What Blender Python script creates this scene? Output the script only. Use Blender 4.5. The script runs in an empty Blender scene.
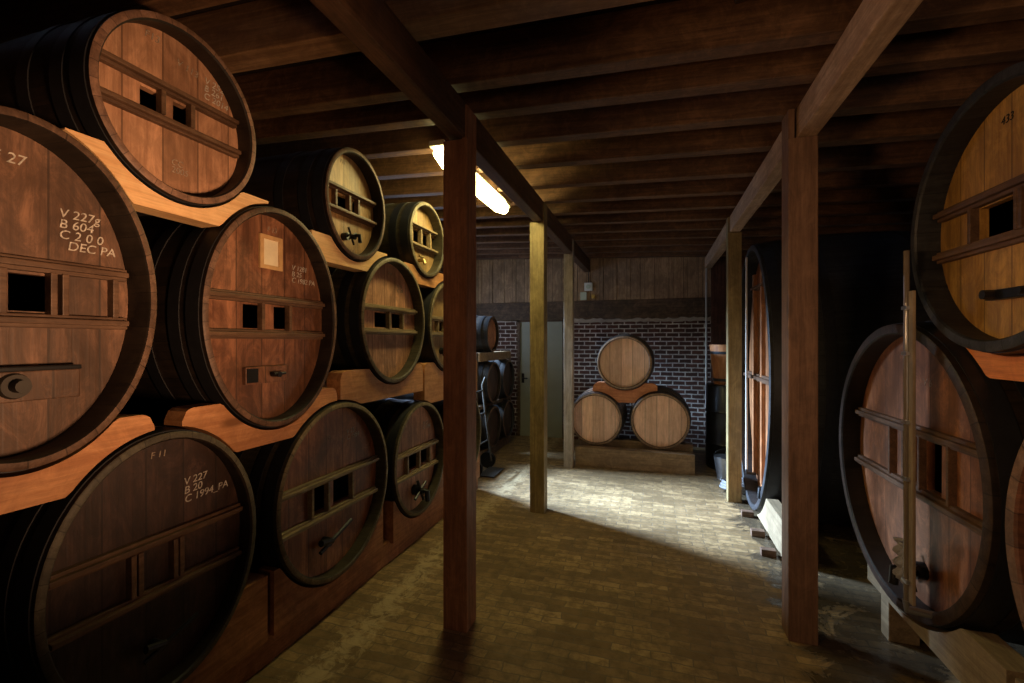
import bpy, bmesh, math, random
from mathutils import Vector, Matrix
random.seed(5)
PI = math.pi
S = bpy.context.scene
C = S.collection

# ---------------------------------------------------------------- camera
cam_d = bpy.data.cameras.new('camera')
cam_d.sensor_width = 36.0
cam_d.lens = 455.0 / 1024.0 * 36.0
cam_d.clip_start = 0.02
cam = bpy.data.objects.new('camera', cam_d)
C.objects.link(cam)
cam.location = (0, 0, 1.6)
cam.rotation_euler = (PI / 2, 0, math.radians(17.4))
S.camera = cam

# ---------------------------------------------------------------- world, lights, exposure
w = bpy.data.worlds.new('sky')
S.world = w
w.use_nodes = True
w.node_tree.nodes['Background'].inputs[0].default_value = (0.55, 0.7, 1.0, 1)
w.node_tree.nodes['Background'].inputs[1].default_value = 3.5
S.view_settings.view_transform = 'Standard'
S.view_settings.look = 'None'
S.view_settings.exposure = -0.1
S.view_settings.gamma = 1.0
S.view_settings.use_curve_mapping = False


def area(name, loc, target, size, size_y, power, color, spread=180):
    l = bpy.data.lights.new(name, 'AREA')
    l.shape = 'RECTANGLE'
    l.size = size
    l.size_y = size_y
    l.energy = power
    l.color = color
    l.spread = math.radians(spread)
    o = bpy.data.objects.new(name, l)
    C.objects.link(o)
    o.location = loc
    o.rotation_euler = (Vector(target) - Vector(loc)).to_track_quat('-Z', 'Y').to_euler()
    return o


# bright sky outside the high opening in the left wall, beyond the end of the rack
area('yard_daylight', (-6.2, 5.95, 3.25), (0.0, 4.9, 0.2), 1.6, 1.0, 730, (0.50, 0.71, 1.0), 60)
# added warm fill, unseen right of the viewer, aimed at the left rack
area('left_rack_fill', (0.95, 0.85, 1.15), (-1.8, 1.2, 1.95), 0.3, 0.3, 9.5, (1.0, 0.56, 0.29), 52)
# added warm fill, unseen left of the viewer, brightens the right casks
area('right_cask_fill', (-0.95, 0.15, 1.75), (1.2, 2.15, 1.75), 0.35, 0.35, 6.0, (1.0, 0.60, 0.30), 85)
# made-up warm fill behind the viewer, right of the aisle
area('rear_fill', (0.95, -2.6, 1.3), (0.6, 3.5, 1.9), 1.1, 1.4, 4.5, (1.0, 0.68, 0.42), 75)

# ---------------------------------------------------------------- materials
MATS = {}


class NT:
    def __init__(s, name):
        s.m = bpy.data.materials.new(name)
        s.m.use_nodes = True
        s.t = s.m.node_tree
        s.b = s.t.nodes['Principled BSDF']

    def n(s, typ, **kw):
        o = s.t.nodes.new(typ)
        for k, v in kw.items():
            if k.startswith('_'):
                setattr(o, k[1:], v)
        return o

    def l(s, a, b):
        s.t.links.new(a, b)

    def val(s, sock, v):
        if hasattr(v, 'is_linked'):
            s.l(v, sock)
        else:
            sock.default_value = v

    def math(s, op, a, b=0.0, c=0.0):
        o = s.n('ShaderNodeMath', _operation=op)
        s.val(o.inputs[0], a)
        s.val(o.inputs[1], b)
        s.val(o.inputs[2], c)
        return o.outputs[0]

    def mix(s, f, a, b, mode='MIX'):
        o = s.n('ShaderNodeMix', _data_type='RGBA', _blend_type=mode)
        s.val(o.inputs[0], f)
        s.val(o.inputs[6], a if hasattr(a, 'is_linked') else (*a, 1))
        s.val(o.inputs[7], b if hasattr(b, 'is_linked') else (*b, 1))
        return o.outputs[2]

    def ramp(s, f, stops):
        o = s.n('ShaderNodeValToRGB')
        s.l(f, o.inputs[0])
        e = o.color_ramp.elements
        while len(e) < len(stops):
            e.new(0.5)
        for i, (p, c) in enumerate(stops):
            e[i].position = p
            e[i].color = (c, c, c, 1) if not isinstance(c, tuple) else (*c, 1)
        return o.outputs[0]

    def noise(s, vec, scale, detail=4, rough=0.6, dist=0.0):
        o = s.n('ShaderNodeTexNoise')
        s.l(vec, o.inputs['Vector'])
        o.inputs['Scale'].default_value = scale
        o.inputs['Detail'].default_value = detail
        o.inputs['Roughness'].default_value = rough
        o.inputs['Distortion'].default_value = dist
        return o.outputs[0]

    def coords(s, stretch=(1, 1, 1), offset=True):
        tc = s.n('ShaderNodeTexCoord')
        mp = s.n('ShaderNodeMapping')
        s.l(tc.outputs['Object'], mp.inputs[0])
        mp.inputs['Scale'].default_value = stretch
        if offset:
            oi = s.n('ShaderNodeObjectInfo')
            cm = s.n('ShaderNodeCombineXYZ')
            s.l(s.math('MULTIPLY', oi.outputs['Random'], 37.0), cm.inputs[0])
            s.l(s.math('MULTIPLY', oi.outputs['Random'], 91.0), cm.inputs[1])
            s.l(s.math('MULTIPLY', oi.outputs['Random'], 53.0), cm.inputs[2])
            s.l(cm.outputs[0], mp.inputs['Location'])
        return mp.outputs[0], tc

    def bump(s, h, strength, dist=0.01):
        o = s.n('ShaderNodeBump')
        o.inputs['Strength'].default_value = strength
        o.inputs['Distance'].default_value = dist
        s.l(h, o.inputs['Height'])
        s.l(o.outputs[0], s.b.inputs['Normal'])


def wood(name, light, dark, axis='z', rough=0.6, staves=None, stain=0.5, ring=False, knots=0.0, spec=0.35, sv=0.35):
    """Plain wood: grain along axis; staves = plank width in metres across local y (or 'ang' around x)."""
    if name in MATS:
        return MATS[name]
    t = NT(name)
    st = {'x': (0.8, 14, 14), 'y': (14, 0.8, 14), 'z': (14, 14, 0.8)}[axis]
    v, tc = t.coords(st)
    g = t.noise(v, 2.2, 6, 0.65, 0.6)
    v2, _ = t.coords((1, 1, 1))
    big = t.noise(v2, 2.4, 5, 0.62, 0.4)
    fine = t.noise(v, 9.0, 3, 0.6)
    gm = t.ramp(g, [(0.36, 0.0), (0.62, 1.0)])
    col = t.mix(gm, dark, light)
    col = t.mix(t.math('MULTIPLY', t.ramp(big, [(0.38, 1.0), (0.60, 0.0)]), stain), col, tuple(x * 0.45 for x in dark))
    col = t.mix(t.math('MULTIPLY', t.ramp(fine, [(0.35, 1.0), (0.55, 0.0)]), 0.35), col, tuple(x * 0.6 for x in dark))
    vb, _ = t.coords((3.5, 3.5, 1.8) if axis == 'z' else (3.5, 3.5, 3.5))
    blot = t.noise(vb, 2.6, 7, 0.78, 1.1)
    col = t.mix(t.math('MULTIPLY', t.ramp(blot, [(0.52, 0.0), (0.66, 1.0)]), stain * 0.55), col, tuple(min(1, x * 1.7) for x in light))
    col = t.mix(t.math('MULTIPLY', t.ramp(blot, [(0.40, 1.0), (0.52, 0.0)]), stain * 0.9), col, tuple(x * 0.5 for x in dark))
    h = t.math('MULTIPLY', g, 0.6)
    if staves:
        sp = t.n('ShaderNodeSeparateXYZ')
        t.l(tc.outputs['Object'], sp.inputs[0])
        if staves == 'ang':
            a = t.math('MULTIPLY', t.math('ARCTAN2', sp.outputs[1], sp.outputs[2]), 34 / (2 * PI))
        elif ring:
            a = t.math('DIVIDE', sp.outputs[0], staves)
        else:
            a = t.math('DIVIDE', t.math('ADD', sp.outputs[1], 0.037), staves)
        fl = t.math('FLOOR', a)
        fr = t.math('FRACT', a)
        wn = t.n('ShaderNodeTexWhiteNoise', _noise_dimensions='2D')
        cm = t.n('ShaderNodeCombineXYZ')
        oi = t.n('ShaderNodeObjectInfo')
        t.l(fl, cm.inputs[0])
        t.l(oi.outputs['Random'], cm.inputs[1])
        t.l(cm.outputs[0], wn.inputs['Vector'])
        vv = t.math('ADD', t.math('MULTIPLY', wn.outputs['Value'], sv * 2), 1 - sv)
        cv = t.n('ShaderNodeCombineColor')
        for i in range(3):
            t.l(vv, cv.inputs[i])
        col = t.mix(1.0, col, cv.outputs[0], 'MULTIPLY')
        edge = t.math('LESS_THAN', t.math('ABSOLUTE', t.math('SUBTRACT', fr, 0.5)), 0.478)
        col = t.mix(t.math('MULTIPLY', t.math('SUBTRACT', 1.0, edge), 0.7), col, tuple(x * 0.25 for x in dark))
        h = t.math('ADD', h, t.math('MULTIPLY', edge, 0.5))
    if knots:
        vo = t.n('ShaderNodeTexVoronoi')
        vk, _ = t.coords({'x': (1, 3, 3), 'y': (3, 1, 3), 'z': (3, 3, 1)}[axis])
        t.l(vk, vo.inputs['Vector'])
        vo.inputs['Scale'].default_value = 1.3
        k = t.ramp(vo.outputs['Distance'], [(0.05, 1.0), (0.11, 0.0)])
        col = t.mix(t.math('MULTIPLY', k, knots), col, tuple(x * 0.4 for x in dark))
    t.l(col, t.b.inputs['Base Color'])
    t.l(t.math('ADD', t.math('MULTIPLY', big, 0.35), rough - 0.17), t.b.inputs['Roughness'])
    t.b.inputs['Specular IOR Level'].default_value = spec
    t.bump(h, 0.35, 0.006)
    MATS[name] = t.m
    return t.m


def plain(name, col, rough=0.5, metal=0.0, var=0.3, scale=20, emit=None, estr=0, spec=0.5):
    if name in MATS:
        return MATS[name]
    t = NT(name)
    v, _ = t.coords()
    n = t.noise(v, scale, 4)
    c = t.mix(t.math('MULTIPLY', t.ramp(n, [(0.35, 1.0), (0.65, 0.0)]), var), col, tuple(x * 0.35 for x in col))
    t.l(c, t.b.inputs['Base Color'])
    t.b.inputs['Roughness'].default_value = rough
    t.b.inputs['Metallic'].default_value = metal
    t.b.inputs['Specular IOR Level'].default_value = spec
    if emit:
        t.b.inputs['Emission Color'].default_value = (*emit, 1)
        t.b.inputs['Emission Strength'].default_value = estr
    else:
        t.bump(n, 0.15, 0.003)
    MATS[name] = t.m
    return t.m


def brick_mat(name, c1, c2, mortar, bw, bh, msize, coords='XZ', rough=0.7, rough_lo=0.5, floor=False):
    t = NT(name)
    tc = t.n('ShaderNodeTexCoord')
    sp = t.n('ShaderNodeSeparateXYZ')
    t.l(tc.outputs['Object'], sp.inputs[0])
    cm = t.n('ShaderNodeCombineXYZ')
    t.l(sp.outputs[{'X': 0, 'Y': 1, 'Z': 2}[coords[0]]], cm.inputs[0])
    t.l(sp.outputs[{'X': 0, 'Y': 1, 'Z': 2}[coords[1]]], cm.inputs[1])
    wob = t.n('ShaderNodeTexNoise')
    t.l(cm.outputs[0], wob.inputs['Vector'])
    wob.inputs['Scale'].default_value = 9
    wob.inputs['Detail'].default_value = 2
    vm = t.n('ShaderNodeVectorMath', _operation='SCALE')
    t.l(wob.outputs['Color'], vm.inputs[0])
    vm.inputs['Scale'].default_value = 0.035 if floor else 0.012
    va = t.n('ShaderNodeVectorMath', _operation='ADD')
    t.l(cm.outputs[0], va.inputs[0])
    t.l(vm.outputs[0], va.inputs[1])
    br = t.n('ShaderNodeTexBrick')
    t.l(va.outputs[0], br.inputs['Vector'])
    br.inputs['Scale'].default_value = 1
    br.inputs['Brick Width'].default_value = bw
    br.inputs['Row Height'].default_value = bh
    br.inputs['Mortar Size'].default_value = msize
    br.inputs['Mortar Smooth'].default_value = 0.25
    br.inputs['Bias'].default_value = 0.0
    br.inputs['Color1'].default_value = (*c1, 1)
    br.inputs['Color2'].default_value = (*c2, 1)
    br.inputs['Mortar'].default_value = (*mortar, 1)
    n = t.noise(cm.outputs[0], 14, 5, 0.7)
    big = t.noise(cm.outputs[0], 1.5, 5, 0.65)
    col = t.mix(t.math('MULTIPLY', t.ramp(n, [(0.38, 1.0), (0.58, 0.0)]), 0.8 if floor else 0.5), br.outputs['Color'], tuple(x * 0.35 for x in c1))
    col = t.mix(t.math('MULTIPLY', t.ramp(big, [(0.40, 1.0), (0.58, 0.0)]), 0.4), col, tuple(x * 0.4 for x in c2))
    rg = t.math('ADD', t.math('MULTIPLY', big, 0.5), rough_lo - 0.1)
    hh = t.math('ADD', t.math('MULTIPLY', br.outputs['Fac'], -0.8), t.math('MULTIPLY', n, 0.9))
    if floor:
        # wet, dirty patches along the right-hand casks
        wet = t.noise(cm.outputs[0], 3.2, 5, 0.7, 1.2)
        edge = t.math('SMOOTH_MIN', t.math('MULTIPLY', t.math('SUBTRACT', sp.outputs[0], 0.25), 1.6), 1.0, 0.1)
        wf = t.ramp(t.math('MULTIPLY', wet, edge), [(0.36, 0.0), (0.42, 1.0)])
        col = t.mix(t.math('MULTIPLY', wf, 0.75), col, (0.035, 0.03, 0.024))
        rg = t.math('SUBTRACT', rg, t.math('MULTIPLY', wf, 0.35))
        # pale dusty wear next to the left rack
        pale = t.noise(cm.outputs[0], 11.0, 5, 0.75, 1.5)
        pe = t.math('SUBTRACT', 1.0, t.math('MULTIPLY', t.math('ABSOLUTE', t.math('ADD', sp.outputs[0], 1.55)), 2.4))
        pf = t.ramp(t.math('MULTIPLY', pale, pe), [(0.36, 0.0), (0.50, 1.0)])
        col = t.mix(t.math('MULTIPLY', pf, 0.6), col, (0.62, 0.48, 0.28))
    t.l(col, t.b.inputs['Base Color'])
    t.l(rg, t.b.inputs['Roughness'])
    t.b.inputs['Specular IOR Level'].default_value = 0.3
    t.bump(hh, 0.55, 0.012)
    return t.m


M_FLOOR = brick_mat('floor_bricks', (0.50, 0.335, 0.16), (0.23, 0.147, 0.068), (0.21, 0.16, 0.10), 0.20, 0.062, 0.004, 'XY', floor=True, rough_lo=0.45)
M_BRICK = brick_mat('wall_bricks', (0.13, 0.05, 0.033), (0.06, 0.028, 0.02), (0.60, 0.54, 0.47), 0.18, 0.067, 0.010, 'XZ', rough_lo=0.7)
M_BRICKY = brick_mat('side_wall_bricks', (0.16, 0.06, 0.04), (0.10, 0.04, 0.025), (0.2, 0.18, 0.16), 0.23, 0.083, 0.011, 'YZ', rough_lo=0.7)

W_JOIST = wood('joist_wood', (0.21, 0.105, 0.052), (0.10, 0.046, 0.023), 'x', 0.6, stain=0.45, knots=0.5)
W_JOIST_L = wood('joist_wood_pale', (0.36, 0.20, 0.10), (0.20, 0.10, 0.05), 'x', 0.6, stain=0.3, knots=0.5)
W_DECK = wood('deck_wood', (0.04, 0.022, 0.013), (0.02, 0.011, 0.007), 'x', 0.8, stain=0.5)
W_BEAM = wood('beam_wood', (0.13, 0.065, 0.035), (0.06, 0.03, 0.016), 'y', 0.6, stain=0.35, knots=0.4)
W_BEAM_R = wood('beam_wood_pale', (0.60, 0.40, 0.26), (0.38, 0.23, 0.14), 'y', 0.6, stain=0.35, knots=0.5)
W_POST1 = wood('post_wood_red', (0.44, 0.195, 0.10), (0.27, 0.115, 0.058), 'z', 0.55, stain=0.35, knots=0.6)
W_POST2 = wood('post_wood_yellow', (0.36, 0.27, 0.125), (0.21, 0.15, 0.065), 'z', 0.55, stain=0.35, knots=0.4)
W_POST3 = wood('post_wood_grey', (0.46, 0.38, 0.30), (0.27, 0.21, 0.15), 'z', 0.6, stain=0.3, knots=0.4)
W_POST4 = wood('post_wood_brown', (0.25, 0.135, 0.08), (0.15, 0.077, 0.045), 'z', 0.55, stain=0.3, knots=0.6)
W_ORANGE = wood('cradle_wood', (0.66, 0.32, 0.14), (0.48, 0.20, 0.08), 'y', 0.5, stain=0.3, knots=0.9)
W_PINE = wood('cradle_wood_pine', (0.86, 0.56, 0.28), (0.70, 0.40, 0.18), 'y', 0.5, stain=0.15, knots=0.8)
W_PALE = wood('cradle_wood_pale', (0.38, 0.29, 0.18), (0.24, 0.175, 0.105), 'y', 0.55, stain=0.3, knots=0.7)
W_BASE = wood('base_wood', (0.50, 0.22, 0.095), (0.30, 0.12, 0.05), 'y', 0.6, stain=0.4)
W_PLANK = wood('plank_wall_wood', (0.46, 0.30, 0.17), (0.29, 0.18, 0.10), 'z', 0.65, staves=0.21, ring=True, stain=0.5, sv=0.15)
W_LINTEL = wood('lintel_wood', (0.16, 0.10, 0.06), (0.08, 0.05, 0.03), 'x', 0.7, stain=0.6)
W_SILLX = wood('sill_wood', (0.36, 0.24, 0.13), (0.22, 0.14, 0.075), 'x', 0.6, stain=0.4)
M_IRON = plain('dark_iron', (0.045, 0.045, 0.05), 0.45, 0.7)
M_BLACK = plain('black_metal', (0.02, 0.02, 0.022), 0.35, 0.5)
M_BRASS = plain('dull_brass', (0.35, 0.24, 0.10), 0.35, 0.8)
M_STEEL = plain('steel', (0.45, 0.46, 0.48), 0.3, 0.9)
M_RUST = plain('old_grey_metal', (0.05, 0.042, 0.034), 0.6, 0.3)
M_CHALK = plain('chalk', (0.62, 0.56, 0.48), 0.9, 0, 0.85, 90)
M_CHALKD = plain('faded_chalk', (0.42, 0.33, 0.25), 0.9, 0, 0.9, 120)
M_INK = plain('black_brand', (0.02, 0.015, 0.01), 0.8)
M_PAPER = plain('cream_paper', (0.82, 0.72, 0.50), 0.7, var=0.15)
M_LABELWOOD = plain('light_frame_wood', (0.62, 0.38, 0.17), 0.5)
M_DOOR = plain('grey_green_paint', (0.30, 0.31, 0.24), 0.6, var=0.15, scale=5)
M_PLASTER = plain('pale_mortar', (0.42, 0.36, 0.30), 0.9, var=0.4, scale=12)
M_WHITE = plain('white_plastic', (0.7, 0.72, 0.68), 0.4, var=0.1)
M_GREEN = plain('pale_green_plastic', (0.50, 0.58, 0.48), 0.4, var=0.1)
M_PIPE = plain('grey_pipe', (0.55, 0.53, 0.50), 0.35, var=0.2)
M_TUBE = plain('fluorescent_glow', (1, 1, 1), 0.4, emit=(0.96, 0.82, 0.33), estr=33.0)
M_FIX = plain('fixture_white', (0.75, 0.73, 0.62), 0.4, var=0.1)
M_RAG = plain('grey_cloth', (0.40, 0.40, 0.42), 0.9, var=0.5, scale=8)
M_DARKWALL = plain('dark_side_wall', (0.05, 0.04, 0.035), 0.9)
M_GLASS = plain('gauge_glass', (0.14, 0.11, 0.08), 0.08, 0, 0.2, spec=0.8)


def face_mat(i, light, dark, stain=0.55, rough=0.5):
    return wood('head_wood_%s' % i, light, dark, 'z', rough, staves=0.145, stain=stain, sv=0.22, spec=0.5)


def body_mat(i, light, dark):
    return wood('stave_wood_%s' % i, light, dark, 'x', 0.55, staves='ang', stain=0.4, sv=0.2)


# ---------------------------------------------------------------- object helpers
def link(o, parent=None):
    C.objects.link(o)
    if parent is not None:
        o.parent = parent
    return o


def obj(name, bm, mat, parent=None, smooth=False, loc=None):
    me = bpy.data.meshes.new(name)
    bmesh.ops.recalc_face_normals(bm, faces=bm.faces)
    bm.to_mesh(me)
    bm.free()
    me.materials.append(mat)
    if smooth:
        for p in me.polygons:
            p.use_smooth = True
        try:
            me.set_sharp_from_angle(angle=math.radians(40))
        except Exception:
            pass
    o = bpy.data.objects.new(name, me)
    if loc:
        o.location = loc
    return link(o, parent)


def tag(o, label, cat, group=None):
    o['label'] = label
    o['category'] = cat
    if group:
        o['group'] = group
    return o


def empty(name, loc, label, cat, group=None, rz=0):
    o = bpy.data.objects.new(name, None)
    o.empty_display_size = 0.1
    C.objects.link(o)
    o.location = loc
    o.rotation_euler = (0, 0, rz)
    return tag(o, label, cat, group)


def box(bm, x0, x1, y0, y1, z0, z1, bev=0.0, rot=None):
    r = bmesh.ops.create_cube(bm, size=1.0)
    vs = r['verts']
    cx, cy, cz = (x0 + x1) / 2, (y0 + y1) / 2, (z0 + z1) / 2
    for v in vs:
        p = Vector((v.co.x * (x1 - x0), v.co.y * (y1 - y0), v.co.z * (z1 - z0)))
        if rot:
            p = rot @ p
        v.co = p + Vector((cx, cy, cz))
    if bev:
        es = list({e for v in vs for e in v.link_edges})
        bmesh.ops.bevel(bm, geom=es, offset=bev, segments=2, affect='EDGES', profile=0.6)
    return bm


def BM():
    return bmesh.new()


def boxm(*a, **k):
    return box(BM(), *a, **k)


def tube(bm, pts, r, seg=10, caps=True):
    """Tube of radius r (number or list) along a polyline."""
    pts = [Vector(p) for p in pts]
    rings = []
    for i, p in enumerate(pts):
        d = (pts[min(i + 1, len(pts) - 1)] - pts[max(i - 1, 0)]).normalized()
        up = Vector((0, 0, 1)) if abs(d.z) < 0.9 else Vector((1, 0, 0))
        u = d.cross(up).normalized()
        v = d.cross(u).normalized()
        rr = r[i] if isinstance(r, (list, tuple)) else r
        rings.append([bm.verts.new(p + (u * math.cos(2 * PI * k / seg) + v * math.sin(2 * PI * k / seg)) * rr) for k in range(seg)])
    for a, b in zip(rings, rings[1:]):
        for k in range(seg):
            bm.faces.new((a[k], a[(k + 1) % seg], b[(k + 1) % seg], b[k]))
    if caps:
        bm.faces.new(rings[0])
        bm.faces.new(rings[-1])
    return bm


def struct(name, bm, mat, loc=None):
    o = obj(name, bm, mat, loc=loc)
    o['kind'] = 'structure'
    return o


def text_obj(name, body, size, mat, parent, y, z, x, tilt=0.0, extrude=0.0008):
    cu = bpy.data.curves.new(name, 'FONT')
    cu.body = body
    cu.size = size * (.95 if mat is M_INK else .78)
    cu.extrude = extrude
    cu.space_line = 0.85
    cu.shear = 0.15
    o = bpy.data.objects.new(name, cu)
    C.objects.link(o)
    deps = bpy.context.evaluated_depsgraph_get()
    me = bpy.data.meshes.new_from_object(o.evaluated_get(deps))
    bpy.data.objects.remove(o)
    me.materials.clear()
    me.materials.append(mat)
    # text x -> local +y, text y -> local +z, facing local +x
    R = Matrix(((0, 0, 1, 0), (1, 0, 0, 0), (0, 1, 0, 0), (0, 0, 0, 1)))
    me.transform(R @ Matrix.Rotation(tilt, 4, 'Z'))
    m = bpy.data.objects.new(name, me)
    m.location = (x, y, z)
    return link(m, parent)


# ---------------------------------------------------------------- the room
XL, XR, YB, YF, ZC = -3.3, 3.0, 7.4, -3.0, 3.42
DY0, DY1, DZ0, DZ1 = 4.88, 6.7, 1.3, 2.45        # wide opening in the left wall
struct('floor', boxm(XL - 0.3, XR + 0.3, YF - 0.3, YB + 0.3, -0.1, 0), M_FLOOR)
bm = BM()
box(bm, XL - 0.1, XL, YF, DY0, 0, ZC)
box(bm, XL - 0.1, XL, DY1, YB, 0, ZC)
box(bm, XL - 0.1, XL, DY0, DY1, DZ1, ZC)
box(bm, XL - 0.1, XL, DY0, DY1, 0, DZ0)
struct('wall_left', bm, M_BRICKY)
struct('wall_right', boxm(XR, XR + 0.1, YF, YB, 0, ZC), M_DARKWALL)
struct('wall_rear', boxm(XL, XR, YF - 0.1, YF, 0, ZC), M_DARKWALL)
# far wall: brick below with a ragged mortar ledge, lintel beam, boards above
bm = BM()
box(bm, XL, -2.22, YB, YB + 0.25, 0, 1.95)
box(bm, -1.42, XR, YB, YB + 0.25, 0, 1.95)
struct('wall_back', bm, M_BRICK)
bm = BM()
xs = [-1.42 + i * 0.06 for i in range(38)]
top = [bm.verts.new((x, YB - 0.03, 1.955 + random.uniform(-.012, .022))) for x in xs]
bot = [bm.verts.new((x, YB - 0.035, 1.915 + random.uniform(-.012, .008))) for x in xs]
tb = [bm.verts.new((x, YB + 0.05, 1.97)) for x in xs]
bb_ = [bm.verts.new((x, YB + 0.05, 1.90)) for x in xs]
for i in range(len(xs) - 1):
    bm.faces.new((top[i], top[i + 1], bot[i + 1], bot[i]))
    bm.faces.new((top[i], top[i + 1], tb[i + 1], tb[i]))
    bm.faces.new((bot[i], bot[i + 1], bb_[i + 1], bb_[i]))
struct('trim_1', bm, M_PLASTER)
struct('trim_2', boxm(XL, XR, YB - 0.02, YB + 0.12, 1.96, 2.26, bev=0.008), W_LINTEL)
bm = BM()
x = XL
while x < XR:
    box(bm, x + 0.004, min(x + 0.206, XR), YB + random.uniform(0.0, 0.012), YB + 0.06, 2.24, ZC)
    x += 0.21
box(bm, XL, XR, YB + 0.055, YB + 0.1, 1.9, ZC)
o = struct('trim_3', bm, W_PLANK)
bm = BM()
for k in range(5):
    box(bm, .80 + k * .2, .997 + k * .2, YB - .07, YB - .03, 0, 2.95, bev=.003)
struct('trim_4', bm, wood('partition_boards', (0.14, 0.055, 0.032), (0.07, 0.027, 0.016), 'z', .7, stain=.5))
# door at the back
d = bpy.data.objects.new('door_1', None)
C.objects.link(d)
d.location = (-1.82, YB + 0.05, 0)
d['kind'] = 'structure'
bm = BM()
box(bm, -0.36, 0.37, -0.02, 0.03, 0.0, 1.93, bev=0.004)
obj('door_leaf', bm, M_DOOR, d)
bm = BM()
box(bm, -0.42, -0.36, -0.05, 0.05, 0, 1.96)
box(bm, 0.37, 0.41, -0.05, 0.05, 0, 1.96)
box(bm, -0.42, 0.41, -0.05, 0.05, 1.93, 1.99)
obj('door_frame', bm, W_LINTEL, d)
bm = BM()
tube(bm, [(-0.31, -0.02, 0.98), (-0.31, -0.07, 0.98), (-0.22, -0.07, 0.98)], 0.011)
box(bm, -0.335, -0.29, -0.028, -0.018, 0.90, 1.06)
obj('door_handle', bm, M_BLACK, d)
# ceiling boards over the joists (the deck falls slightly to the right)
SL = 0.042


def zj(x):
    return 2.93 - SL * (x + 1.04)


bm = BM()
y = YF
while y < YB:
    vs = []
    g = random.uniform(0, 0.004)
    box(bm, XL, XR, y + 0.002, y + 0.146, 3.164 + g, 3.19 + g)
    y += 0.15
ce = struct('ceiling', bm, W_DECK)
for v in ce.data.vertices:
    v.co.z -= SL * (v.co.x + 1.04)
JY = [0.55, 0.98, 1.40, 1.80, 2.24, 2.55, 2.95, 3.38, 3.86, 4.30, 4.73, 5.16, 5.59, 6.02, 6.45, 6.88, 7.3]
ORD = ['first', 'second', 'third', 'fourth', 'fifth', 'sixth', 'seventh', 'eighth', 'ninth', 'tenth', 'eleventh',
       'twelfth', 'thirteenth', 'fourteenth', 'fifteenth', 'sixteenth', 'seventeenth', 'eighteenth']
n = 0
for i, y in enumerate(JY):
    bm = BM()
    bmat = W_JOIST
    wd = 0.09
    if abs(y - 1.80) < .01:
        wd = 0.13
        bmat = W_JOIST_L
    jl = XR - XL - 0.02
    box(bm, -jl / 2, jl / 2, -wd, 0.0, 0.0, 0.235, bev=0.006)
    cx = (XL + XR) / 2
    o = obj('ceiling_joist', bm, bmat, loc=(cx, y, zj(cx)))
    o.rotation_euler = (0, math.atan(SL), 0)
    if y < 0.7:
        tag(o, 'dark wooden ceiling joist overhead, nearest of all to the viewer', 'joist', 'joists across the ceiling')
    else:
        if wd > .1:
            lab = 'thick orange-brown ceiling joist ending at the top edge, nearest of the clearly lit ones'
        elif i == len(JY) - 1:
            lab = 'last ceiling joist, lying against the boarded far wall'
        else:
            lab = 'dark brown ceiling joist, %s one counted back from the far boarded wall' % ORD[len(JY) - 1 - i]
        tag(o, lab, 'joist', 'joists across the ceiling')

# beams and posts
POSTS = [(-1.053, 2.375, W_POST1, 'thick reddish brown square post, nearest on the left aisle side', 0.143),
         (-1.048, 4.19, W_POST2, 'yellowish square wooden post, middle one under the left beam', 0.138),
         (-1.045, 5.77, W_POST3, 'greyish square wooden post in front of the back door and brick wall', 0.115),
         (0.751, 2.828, W_POST4, 'thick brown square post, nearest on the right beside the big casks', 0.139),
         (0.76, 5.03, W_POST2, 'pale yellow post standing by the tall oval vat on the right', 0.125)]
for k, (x, y, m, lab, wd) in enumerate(POSTS):
    t = empty('wooden_post', (x, y, 0), lab, 'post')
    h = wd / 2
    ztop = 2.715 if x < 0 else 2.685
    post = obj('post_shaft', boxm(-h, h, -h, h, 0.0, ztop, bev=0.006), m, t)
    s = 1 if x < 0 else -1
    # thin upper tongue running up beside the beam
    e = boxm(s * h - (0.03 if s > 0 else 0), s * h + (0.0 if s > 0 else 0.03), -h, h, ztop - 0.001, 2.90 if x < 0 else 2.84, bev=0.003)
    obj('beam_tongue', e, m, t)


def beam(name, x0, x1, y0, y1, z0, z1, m, lab):
    o = obj(name, boxm(-(x1 - x0) / 2, (x1 - x0) / 2, y0, y1, 0, z1 - z0, bev=0.008), m, loc=((x0 + x1) / 2, 0, z0))
    return tag(o, lab, 'beam')


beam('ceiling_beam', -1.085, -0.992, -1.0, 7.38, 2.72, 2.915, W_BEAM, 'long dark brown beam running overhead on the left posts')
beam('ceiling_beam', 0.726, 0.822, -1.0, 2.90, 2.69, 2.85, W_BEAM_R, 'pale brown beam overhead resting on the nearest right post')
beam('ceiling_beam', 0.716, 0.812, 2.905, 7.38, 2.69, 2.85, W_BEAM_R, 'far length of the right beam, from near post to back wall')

# small wood cleat nailed to a joist
o = obj('wooden_cleat', boxm(-0.10, 0.10, -0.02, 0.0, -0.018, 0.018, bev=0.003), W_LINTEL, loc=(0.42, 2.13, 3.07))
o.rotation_euler = (0, math.radians(-12), 0)
tag(o, 'short grey wood cleat nailed on a joist near the top edge', 'cleat')


# ---------------------------------------------------------------- casks
def ell_ring(bm, x, a, b, n):
    return [bm.verts.new((x, a * math.cos(2 * PI * k / n), b * math.sin(2 * PI * k / n))) for k in range(n)]


def bridge(bm, r1, r2):
    n = len(r1)
    for k in range(n):
        bm.faces.new((r1[k], r1[(k + 1) % n], r2[(k + 1) % n], r2[k]))


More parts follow.
